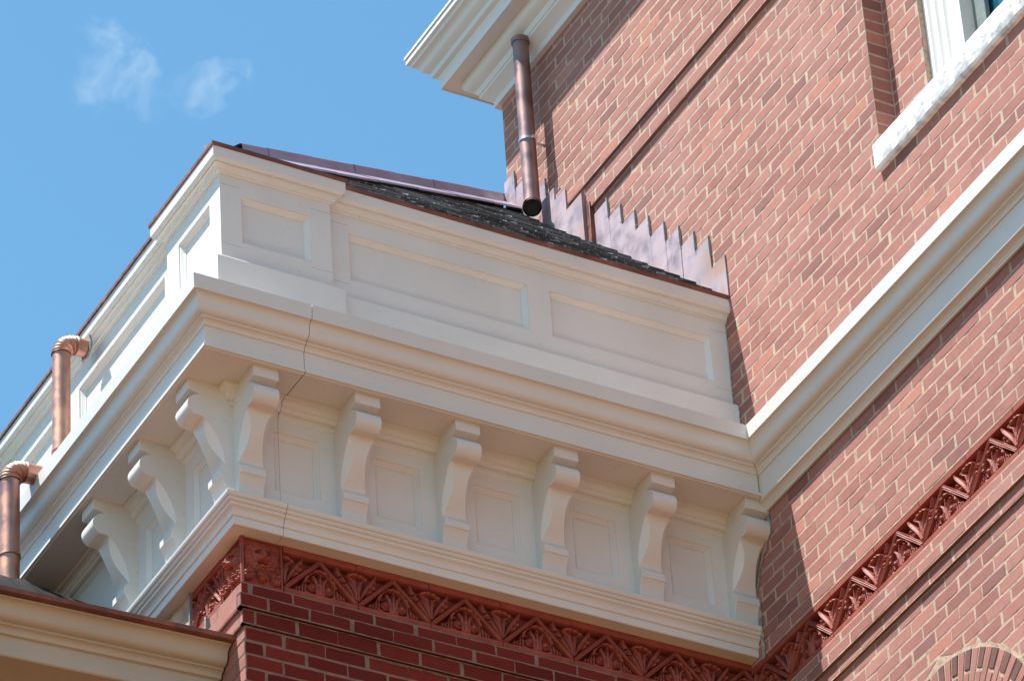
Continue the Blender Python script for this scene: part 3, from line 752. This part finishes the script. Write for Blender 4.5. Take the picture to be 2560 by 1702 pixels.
# parapet
BODY_R, BODY_P = 0.065, 0.107
ppath = [(-BODY_R, 4.3), (-BODY_R, 0.442), (-BODY_P, 0.442), (-BODY_P, -BODY_P), (0.442, -BODY_P), (0.442, -BODY_R), (L, -BODY_R)]
capp = [(-0.05, 2.098), (0.006, 2.098), (0.008, 2.105), (0.018, 2.107)] + [(0.018 + 0.022 * (1 - math.cos(R(a))), 2.108 + 0.020 * math.sin(R(a))) for a in (15, 35, 55, 75, 90)] + \
    [(0.036, 2.130), (0.036, 2.134), (0.042, 2.135), (0.049, 2.141), (0.052, 2.149), (0.0545, 2.151), (0.056, 2.204), (-0.05, 2.21)]
cpm = MB(); sweep(cpm, capp, ppath); cpm.build("cap_moulding", M['white'], wing, sharp=28, bevel=0.001)
ce = MB()
sweep(ce, [(-0.02, 2.2045), (0.060, 2.2045), (0.062, 2.206), (0.062, 2.224), (0.056, 2.2265), (-0.02, 2.235)], ppath)
lab(ce.build("edge_flashing", M['copperdark'], wing), "thin dark copper strip along the parapet top")
pan = []
pz = (1.74, 2.0)
pA = [(0.553, 1.468), (1.584, 2.436)]; pB = [(0.556, 1.487), (1.60, 2.53), (2.65, 3.6)]
bdm = MB()
zt, zl = 2.103, 1.60
facade(bdm, mA, 0.442, L, zl, zt, BODY_R, [(a, b, *pz) for a, b in pA]); facade(bdm, mB, 0.442, 4.3, zl, zt, BODY_R, [(a, b, *pz) for a, b in pB])
facade(bdm, mA, -BODY_P, 0.442, zl, zt, BODY_P, [(-0.003, 0.339, *pz)]); facade(bdm, mB, -BODY_P, 0.442, zl, zt, BODY_P, [(0.0, 0.32, *pz)])
bdm.add([(0.442, -BODY_P, zl), (0.442, -BODY_R, zl), (0.442, -BODY_R, zt), (0.442, -BODY_P, zt)], [(0, 1, 2, 3)])
bdm.add([(-BODY_P, 0.442, zl), (-BODY_R, 0.442, zl), (-BODY_R, 0.442, zt), (-BODY_P, 0.442, zt)], [(0, 1, 2, 3)])
bdm.build("parapet", M['white'], wing, recalc=False)
for a, b in pA: panel("parapet_panel", mA, a, b, *pz, BODY_R, wing, M['white'], 1.15)
for a, b in pB: panel("parapet_panel", mB, a, b, *pz, BODY_R, wing, M['white'], 1.15)
panel("parapet_panel", mA, -0.003, 0.339, *pz, BODY_P, wing, M['white'], 1.15); panel("parapet_panel", mB, 0.0, 0.32, *pz, BODY_P, wing, M['white'], 1.15)
plp = MB(); sweep(plp, [(-0.03, 1.24), (0.040, 1.24), (0.040, 1.604), (0.034, 1.612), (0.0, 1.6235), (-0.03, 1.6235)], ppath); plp.build("plinth", M['white'], wing, bevel=0.0015)

# board joints in the painted woodwork and sealant where it meets the brick
sj = MB()
for z in (2.045, 1.712):
    sj.add([mA(-0.105, BODY_P + 0.0004, z), mA(-0.005 if z > 2 else -0.005, BODY_P + 0.0004, z), mA(-0.005, BODY_P + 0.0004, z + 0.0016), mA(-0.105, BODY_P + 0.0004, z + 0.0016)], [(0, 1, 2, 3)])
    sj.add([mA(0.341, BODY_P + 0.0004, z), mA(0.441, BODY_P + 0.0004, z), mA(0.441, BODY_P + 0.0004, z + 0.0016), mA(0.341, BODY_P + 0.0004, z + 0.0016)], [(0, 1, 2, 3)])
    sj.add([mA(0.445, BODY_R + 0.0004, z), mA(0.551, BODY_R + 0.0004, z), mA(0.551, BODY_R + 0.0004, z + 0.0016), mA(0.445, BODY_R + 0.0004, z + 0.0016)], [(0, 1, 2, 3)])
    sj.add([mA(2.438, BODY_R + 0.0004, z), mA(2.528, BODY_R + 0.0004, z), mA(2.528, BODY_R + 0.0004, z + 0.0016), mA(2.438, BODY_R + 0.0004, z + 0.0016)], [(0, 1, 2, 3)])
sj.add([mA(XS - .0135, FP + 0.0004, 0.385), mA(XS - .0115, FP + 0.0004, 0.385), mA(XS - .0115, FP + 0.0004, 0.875), mA(XS - .0135, FP + 0.0004, 0.875)], [(0, 1, 2, 3)])
sjo = sj.build("board_joint", M['dirtline'], wing, recalc=False); sjo['kind'] = 'stuff'
def wallstrip(name, pts, mat, seed, wlo, whi):
    b = MB(); n_ = 60; vs = []
    for i in range(n_ + 1):
        t = i / n_; z = pts[0][1] + (pts[-1][1] - pts[0][1]) * t
        y = float(np.interp(z, [q[1] for q in pts], [q[0] for q in pts]))
        w = wlo + (whi - wlo) * abs(noise.noise(Vector((z * 17, seed, 0)))) * 2
        vs += [(L - 0.0042, y + 0.02, z), (L - 0.0045 - 0.002 * abs(noise.noise(Vector((z * 31, seed, 5)))), y - w, z)]
    b.add(vs, [(2 * i, 2 * i + 1, 2 * i + 3, 2 * i + 2) for i in range(n_)])
    return b.build(name, mat, wing, recalc=False)
wallstrip("mortar_smear", [(-0.116, 0.21), (-0.118, 0.37), (-0.120, 0.52), (-0.10, 0.54), (-0.16, 0.68), (-0.262, 0.80), (-0.265, 0.90)], M['greymortar'], 2, 0.002, 0.016)
wallstrip("mortar_smear", [(-0.107, 1.46), (-0.106, 1.60), (-0.066, 1.62), (-0.066, 2.08), (-0.12, 2.16), (-0.125, 2.22)], M['greymortar'], 9, 0.001, 0.012)

# roof
SLP = 0.99; RZ = 2.222
def roofz(y): return RZ + SLP * (y + 0.113)
rf = bpy.data.objects.new("roof", None); S.collection.objects.link(rf); rf.parent = wing
hip0 = Vector((-0.13, -0.13, 2.20)); hip1 = Vector((L, 1.90, 4.24))
sl = MB(); rg = random.Random(9)
sl.add([(-0.1, -0.1, 2.205), (L, -0.1, 2.205), (L, 1.9, 4.205)], [(0, 1, 2)], r=0.2)
ex = 0.095; wd = 0.16; th = 0.010
ul = math.sqrt(1 + SLP ** 2); uy, uz = 1 / ul, SLP / ul
nrm = Vector((0, -uz, uy))
row = 0; s = 0.0
while s < 2.88:
    y = -0.115 + s * uy
    hx = -0.13 + (y + 0.13) * (L + 0.13) / 2.03     # hip x at this y
    x = L
    x -= (wd / 2 if row % 2 else 0)
    first = True
    while x > hx - 0.02:
        w = wd + rg.uniform(-0.02, 0.02); x0 = max(x - w + 0.003, hx - 0.02); 
        if x - x0 > 0.02:
            lift = 0.012 + rg.uniform(-0.002, 0.005); jz = rg.uniform(-0.006, 0.006)
            b0 = Vector((0, y + jz * uy, roofz(y) + jz * uz))
            tpv = b0 + Vector((0, uy, uz)) * (ex * 1.7)
            lo = b0 + nrm * lift; hi = tpv + nrm * 0.001
            t2 = rg.uniform(0.009, 0.017)
            cut = 0.012 * rg.random()
            vs = [(x0, lo.y, lo.z), (x, lo.y, lo.z), (x, hi.y, hi.z), (x0, hi.y, hi.z)]
            vs2 = [(a, b + uz * t2, c - uy * t2) for a, b, c in vs]
            sl.add(vs + vs2, [(0, 1, 2, 3), (0, 1, 5, 4), (0, 3, 7, 4), (1, 2, 6, 5)], r=rg.random())
        x -= w
    s += ex * rg.uniform(0.92, 1.08); row += 1
lab(sl.build("slates", M['slate'], rf, recalc=False), "weathered dark slates with pale chipped edges")
bk = MB(); bk.add([(-0.13, -0.12, 2.20), (L, 1.9, 4.22), (L, 4.3, 4.22), (-0.13, 4.3, 2.20)], [(0, 1, 2, 3)], r=0.3); bk.build("rear_slope", M['slate'], rf)
hc = MB()
dirv = (hip1 - hip0); ln = dirv.length; dirv.normalize(); nseg = 7
side = Vector((0.42, -0.72, -0.02)).normalized()
up = Vector((0, 0, 1))
for i in range(nseg):
    a = hip0 + dirv * (ln * i / nseg + (0.24 if i == 0 else 0)); b = hip0 + dirv * (ln * (i + 1) / nseg - 0.002)
    o = 0.0015 * (i % 2)
    prof = [(0.165, -0.112), (0.160, -0.096), (0.040, -0.004), (0.036, 0.002), (0.030, 0.054), (0.020, 0.060), (-0.02, 0.058), (-0.06, 0.02)]
    vs = [];
    for P in (a, b):
        for q, h in prof: vs.append(tuple(P + side * (q + o) + up * (h + o)))
    m = len(prof); hc.add(vs, [(j, j + 1, m + j + 1, m + j) for j in range(m - 1)])
lab(hc.build("hip_flashing", M['ridge_skytint'], rf, recalc=False), "copper capping along the sloping hip, sky reflection painted in purple")
# stepped wall flashing
def step(y0, y1, ztop, p=0.006):
    f = MB(); zb = lambda y: roofz(y) - 0.02
    fr_ = [(y0, zb(y0)), (y1, zb(y1)), (y1, ztop + random.uniform(-.004, .004)), (y0, ztop)]
    n = 4
    tw = random.uniform(-0.002, 0.003)
    f.add([mM(y, p + (tw if i in (1, 2) else 0), z) for i, (y, z) in enumerate(fr_)] + [mM(y, -0.01, z) for y, z in fr_], [(0, 1, 2, 3)] + [(i, (i + 1) % 4, 4 + (i + 1) % 4, 4 + i) for i in range(4)])
    return f.build("step_flashing", M['copper'], rf, recalc=False, bevel=0.0015)
tops = [(-0.126, 2.468), (-0.005, 2.659), (0.118, 2.775), (0.243, 2.898), (0.37, 3.016), (0.503, 3.146), (0.622, 3.266), (0.747, 3.398), (0.865, 3.518), (1.042, 3.674), (1.195, 3.814), (1.305, 3.90), (1.44, 4.06), (1.62, 4.22), (1.74, 4.33)]
for (a, zt_), (b, _) in zip(tops, tops[1:] + [(1.84, 0)]):
    step(a + 0.001, b + 0.006, zt_, 0.008 + 0.003 * random.random() + (0.036 if 3.6 < zt_ < 4.0 else 0))
rg = random.Random(2)
for (a, zt_) in tops[1:]:
    bl = MB(); n_ = 14; vs = []
    for k in range(n_ + 1):
        zz = zt_ + 0.006 - 0.125 * k / n_; w_ = 0.0008 + 0.0032 * abs(noise.noise(Vector((zz * 60, a * 5, 1)))) * 2
        vs += [(L - 0.013 - w_ * .6, a - w_ - 0.001, zz), (L - 0.014 - w_ * .6, a + w_, zz), (L - 0.003, a - w_ - 0.003, zz)]
    bl.add(vs, [(3 * k, 3 * k + 1, 3 * k + 4, 3 * k + 3) for k in range(n_)] + [(3 * k + 2, 3 * k, 3 * k + 3, 3 * k + 5) for k in range(n_)])
    bl.build("sealant_bead", M['lead'], rf, recalc=False)
# dark folded gap strip where the string course meets the flashing
gp = MB(); gp.box(L - 0.030, L - 0.004, 1.002, 1.034, roofz(1.0) - 0.01, 3.60); gp.build("flashing_fold", M['copperdark'], rf, bevel=0.002)
# brick corner mass behind flashing at far end
# ================================================================== PIPES
def tube(mb, pts, rad, n=24, corr=None, capends=False):
    rings = []
    for i, P in enumerate(pts):
        P = Vector(P); a = Vector(pts[max(0, i - 1)]); b = Vector(pts[min(len(pts) - 1, i + 1)]); t = (b - a).normalized()
        ref = Vector((0, 1, 0)) if abs(t.y) < 0.9 else Vector((1, 0, 0))
        u = t.cross(ref).normalized(); w = t.cross(u).normalized()
        r_ = rad[i] if isinstance(rad, list) else rad
        rings.append([tuple(P + u * (r_ * math.cos(2 * math.pi * k / n)) + w * (r_ * math.sin(2 * math.pi * k / n))) for k in range(n)])
    vs = [v for r_ in rings for v in r_]
    fs = [(i * n + k, i * n + (k + 1) % n, (i + 1) * n + (k + 1) % n, (i + 1) * n + k) for i in range(len(pts) - 1) for k in range(n)]
    mb.add(vs, fs)
def elbow_pts(x0, y, z0, x1, rad, n=44):
    # rises from (x0,y,z0), quarter turn towards +x, runs to x1
    pts = [(x0 + rad - rad * math.cos(R(a)), y, z0 + rad * math.sin(R(a))) for a in np.linspace(0, 90, n)]
    pts.append((x1, y, z0 + rad)); return pts
def downpipe(name, label, x, y, z0, z1, r, top=None, mat='pipe'):
    t = thing(name, label, "drainpipe", (x, y, z0), "copper drainpipes")
    inv = Matrix.Translation((-x, -y, -z0))
    def par(o): o.parent = t; o.matrix_parent_inverse = inv; return o
    p = MB(); tube(p, [(x, y, z0), (x, y, z1)], r); tube(p, [(x, y, z0), (x, y, z1)], r - 0.003)
    par(p.build("pipe", M[mat], None, recalc=False, sharp=60))
    if top:
        e = MB(); pts = elbow_pts(x, y, z1, top, 0.075)
        rad = [r + 0.002 + 0.0032 * math.cos(i * 1.35) for i in range(len(pts) - 1)] + [r + 0.001]
        tube(e, pts, rad); par(e.build("elbow", M[mat], None, recalc=False, sharp=60))
    return t, par
t1, par1 = downpipe("downpipe", "copper drainpipe with ribbed elbow running down the white parapet at the left", -0.25, 1.28, 1.20, 1.995, 0.0425, -0.125)
b_ = MB(); tube(b_, [(-0.25, 1.28, z) for z in (1.44, 1.442, 1.45, 1.452)], [0.043, 0.048, 0.048, 0.043]); tube(b_, [(-0.25, 1.28, z) for z in (1.415, 1.417, 1.425, 1.427)], [0.043, 0.047, 0.047, 0.043])
par1(b_.build("collar", M['pipe'], None, recalc=False))
f_ = MB(); 
for k in range(14):
    a = 2 * math.pi * k / 14; rr = 0.046 + random.uniform(-.004, .006)
    f_.box(-0.128, -0.118, 1.28 + rr * math.cos(a) - .012, 1.28 + rr * math.cos(a) + .012, 2.07 + rr * math.sin(a) - .012, 2.07 + rr * math.sin(a) + .012)
par1(f_.build("flange", M['lead'], None))
t2, par2 = downpipe("downpipe", "copper drainpipe curving over the lip of the white cornice at the left edge", -0.50, 1.295, 0.60, 1.215, 0.046, -0.30)
b_ = MB(); tube(b_, [(-0.50, 1.295, z) for z in (0.80, 0.803, 0.815, 0.818)], [0.046, 0.051, 0.051, 0.046]); par2(b_.build("collar", M['pipe'], None, recalc=False))
PX, PY = 2.42, 1.415
t3, par3 = downpipe("downpipe", "open-ended brown copper drainpipe hanging from the upper cornice in front of the brick wall", PX, PY, 3.86, 4.935, 0.042, None, 'pipe_old')
# bottom shoe: short open elbow turned to the viewer
sp_ = MB(); pts = [(PX, PY, 3.87)]
for a in np.linspace(0, 42, 8): pts.append((PX - 0.085 * (1 - math.cos(R(a))), PY - 0.085 * (1 - math.cos(R(a))) * 1.5, 3.86 - 0.085 * math.sin(R(a))))
tube(sp_, pts, [0.046] * (len(pts) - 1) + [0.050]); tube(sp_, pts, 0.042)
par3(sp_.build("shoe", M['pipe_old'], None, recalc=False, sharp=60))
ins = MB(); c0 = Vector(pts[-3]); tt = (Vector(pts[-1]) - Vector(pts[-3])).normalized(); tube(ins, [tuple(c0), tuple(c0 + tt * 0.001)], [0.0415, 0.0005]); par3(ins.build("bore_shade_disc", M['dark'], None, recalc=False))  # dark disc set in the mouth to paint the shade inside the pipe
st = MB(); tube(st, [(PX, PY, z) for z in (4.25, 4.25, 4.265, 4.265)], [0.0445, 0.047, 0.047, 0.0445]); st.box(PX+.04, 2.525, PY-.01, PY-.002, 4.25, 4.265); st.box(PX, PX+.03, PY-.055, PY-.043, 4.248, 4.268)
par3(st.build("strap", M['steel'], None, recalc=False))
cl = MB(); tube(cl, [(PX, PY, z) for z in (4.905, 4.91, 4.935, 4.94)], [0.0445, 0.049, 0.049, 0.0445]); par3(cl.build("collar", M['pipe_old'], None, recalc=False))

# ================================================================== PORCH (lower left)
porch = thing("porch", "lower brick porch with white moulded cornice, shade painted into its colour, and copper gutter edge, at the bottom left", "porch", (0, 0, 0))
tilt = 0.034
def pz_(x, z): return z + tilt * x
pp = [(0.30, -0.222), (0.098, -0.222), (0.100, -0.240)]
pcr = [(0.118, -0.2405), (0.118, -0.2475)] + [(0.118 + 0.036 * math.sin(R(a)), -0.284 + 0.0365 * math.cos(R(a))) for a in (15, 30, 45, 60, 75, 90)] + \
      [(0.190 - 0.036 * math.cos(R(a)), -0.284 - 0.036 * math.sin(R(a))) for a in (15, 30, 45, 60, 75, 90)] + [(0.194, -0.320), (0.194, -0.330), (0.198, -0.331)] + \
      [(0.198 + 0.022 * math.sin(R(a)), -0.358 + 0.027 * math.cos(R(a))) for a in (20, 45, 70, 90)] + [(0.235, -0.360), (0.235, -0.452), (0.241, -0.457), (0.50, -0.457), (0.50, -0.240)]
def pext(name, prof, mat, x0=-16.0, x1=-0.0):
    b = MB(); n = len(prof)
    b.add([(x0, y, pz_(x0, z)) for y, z in prof] + [(x1, y, pz_(x1, z)) for y, z in prof],
          [(i, (i + 1) % n, n + (i + 1) % n, n + i) for i in range(n)] + [tuple(range(n - 1, -1, -1)), tuple(range(n, 2 * n))])
    return b.build(name, mat, porch, sharp=28, bevel=0.001)
pext("cornice", pcr, M['shadowed'], x1=0.0)
pext("gutter_edge", [(0.099, -0.2395), (0.088, -0.2395), (0.088, -0.216), (0.40, -0.20), (0.40, -0.2395)], M['copperdark'], x1=0.010)
pext("soffit", [(0.5005, -0.457), (0.5005, -0.44), (0.60, -0.44), (0.60, -0.62), (0.56, -0.62), (0.545, -0.60), (0.54, -0.52), (0.53, -0.475), (0.515, -0.457)], M['shadowed'])
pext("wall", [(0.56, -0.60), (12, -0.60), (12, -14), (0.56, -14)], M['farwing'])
prr = MB(); rows = []
xs_ = [-16, -8, -3, -1.6, -1.2, -0.9] + [-0.80 + 0.0198 * k for k in range(40)] + [-0.012]  # stretched far out of view to block ground light from the soffit
ys_ = [0.40, 0.60, 0.80, 1.00, 1.15, 1.0, 1.0]
for x in xs_:
    yr = 1.20 + (x + 0.5) * 0.42 if x > -0.5 else 1.20; zr = 0.625 + (x + 0.5) * 0.235 if x > -0.5 else 0.625
    tl = max(x, -6) * 0.034
    w = 0.016 * noise.noise(Vector((x * 7, 0.3, 4))) + 0.010 * noise.noise(Vector((x * 21, 0.9, 1)))
    bump = 0.025 * math.exp(-((x + 0.46) / 0.035) ** 2)
    col_ = []
    for k in range(9):
        t_ = k / 8; yy = 0.40 + (yr - 0.40) * t_; zz = -0.205 + tl * (1 - t_) + (zr + 0.205) * t_
        col_.append((x, yy, zz + (w + bump) * t_ ** 3 + 0.006 * noise.noise(Vector((x * 9, yy * 9, 7)))))
    col_ += [(x, yr + 0.06, zr + 0.035), (x, yr + 0.7, zr + 0.45), (x, yr + 1.6, zr + 1.0), (x, 12, zr + 1.2)]
    rows.append(col_)
m = len(rows[0]); prr.add([p for c_ in rows for p in c_], [(i * m + k, (i + 1) * m + k, (i + 1) * m + k + 1, i * m + k + 1) for i in range(len(rows) - 1) for k in range(m - 1)], r=0.0)
lab(prr.build("roof", M['black'], porch, recalc=False), "black roof covering bulging behind the copper gutter edge")

# ------------------------------------------------------------------ cloud
cd_ = Vector((0.336, 0.690, 0.641)).normalized()
cpos = Vector((-8.231, -16.252, -12.428)) + cd_ * 1500
clb = MB(); bm = bmesh.new(); bmesh.ops.create_icosphere(bm, subdivisions=3, radius=1.0)
clb.add([(v.co.x * 36, v.co.y * 9, v.co.z * 24) for v in bm.verts], [tuple(v.index for v in f.verts) for f in bm.faces]); bm.free()
cm_ = bpy.data.materials.new("cloud_vapour"); cm_.use_nodes = True; ct = cm_.node_tree; ct.nodes.clear()
out = ct.nodes.new("ShaderNodeOutputMaterial"); pv = ct.nodes.new("ShaderNodeVolumePrincipled")
pv.inputs["Color"].default_value = (1, 1, 1, 1); pv.inputs["Anisotropy"].default_value = 0.0
tc_ = ct.nodes.new("ShaderNodeTexCoord")
def mth(op, a, b=None, c=None):
    n = ct.nodes.new("ShaderNodeMath"); n.operation = op
    for i, v in enumerate((a, b, c)):
        if v is None: continue
        if isinstance(v, (int, float)): n.inputs[i].default_value = v
        else: ct.links.new(v, n.inputs[i])
    return n.outputs[0]
nw = ct.nodes.new("ShaderNodeTexNoise"); nw.inputs["Scale"].default_value = 0.05; nw.inputs["Detail"].default_value = 3
ct.links.new(tc_.outputs["Object"], nw.inputs["Vector"])
wv = ct.nodes.new("ShaderNodeVectorMath"); wv.operation = 'MULTIPLY_ADD'; wv.inputs[1].default_value = (30, 10, 30); ct.links.new(nw.outputs["Color"], wv.inputs[0])
sub = ct.nodes.new("ShaderNodeVectorMath"); sub.operation = 'ADD'; sub.inputs[1].default_value = (-15, -5, -15); ct.links.new(tc_.outputs["Object"], sub.inputs[0])
ct.links.new(sub.outputs[0], wv.inputs[2])
def lobe(cx, cz, rx, rz, ang):
    mp_ = ct.nodes.new("ShaderNodeMapping"); mp_.vector_type = 'TEXTURE'
    mp_.inputs["Location"].default_value = (cx, 0, cz); mp_.inputs["Rotation"].default_value = (0, R(ang), 0); mp_.inputs["Scale"].default_value = (rx, 7.5, rz)
    ct.links.new(wv.outputs[0], mp_.inputs[0])
    ln_ = ct.nodes.new("ShaderNodeVectorMath"); ln_.operation = 'LENGTH'; ct.links.new(mp_.outputs[0], ln_.inputs[0])
    return mth('MAXIMUM', mth('SUBTRACT', 1.0, ln_.outputs["Value"]), 0.0)
l1 = lobe(-12, 5, 21, 8.5, 42); l2 = lobe(16, -2, 15, 6.5, -12); l3 = lobe(-17, -2, 13, 6, 20)
sm_ = mth('ADD', mth('ADD', l1, l2), mth('MULTIPLY', l3, 0.6))
nf = ct.nodes.new("ShaderNodeTexNoise"); nf.inputs["Scale"].default_value = 0.11; nf.inputs["Detail"].default_value = 6; nf.inputs["Roughness"].default_value = 0.62
ct.links.new(wv.outputs[0], nf.inputs["Vector"])
dn = mth('MULTIPLY', mth('MAXIMUM', mth('SUBTRACT', nf.outputs["Fac"], 0.46), 0.0), mth('MULTIPLY', sm_, 0.48))
ct.links.new(dn, pv.inputs["Density"]); ct.links.new(pv.outputs[0], out.inputs["Volume"])
clo = clb.build("cloud", cm_, None, recalc=True); clo.location = cpos
cr_ = Vector((0.879, -0.473, 0)).normalized(); cyv = cd_; czv = cr_.cross(cyv).normalized()
clo.rotation_euler = Matrix(((cr_.x, cyv.x, czv.x), (cr_.y, cyv.y, czv.y), (cr_.z, cyv.z, czv.z))).to_euler()
clo['label'] = "faint wispy white cloud in the blue sky"; clo['category'] = "cloud"; clo['kind'] = "stuff"
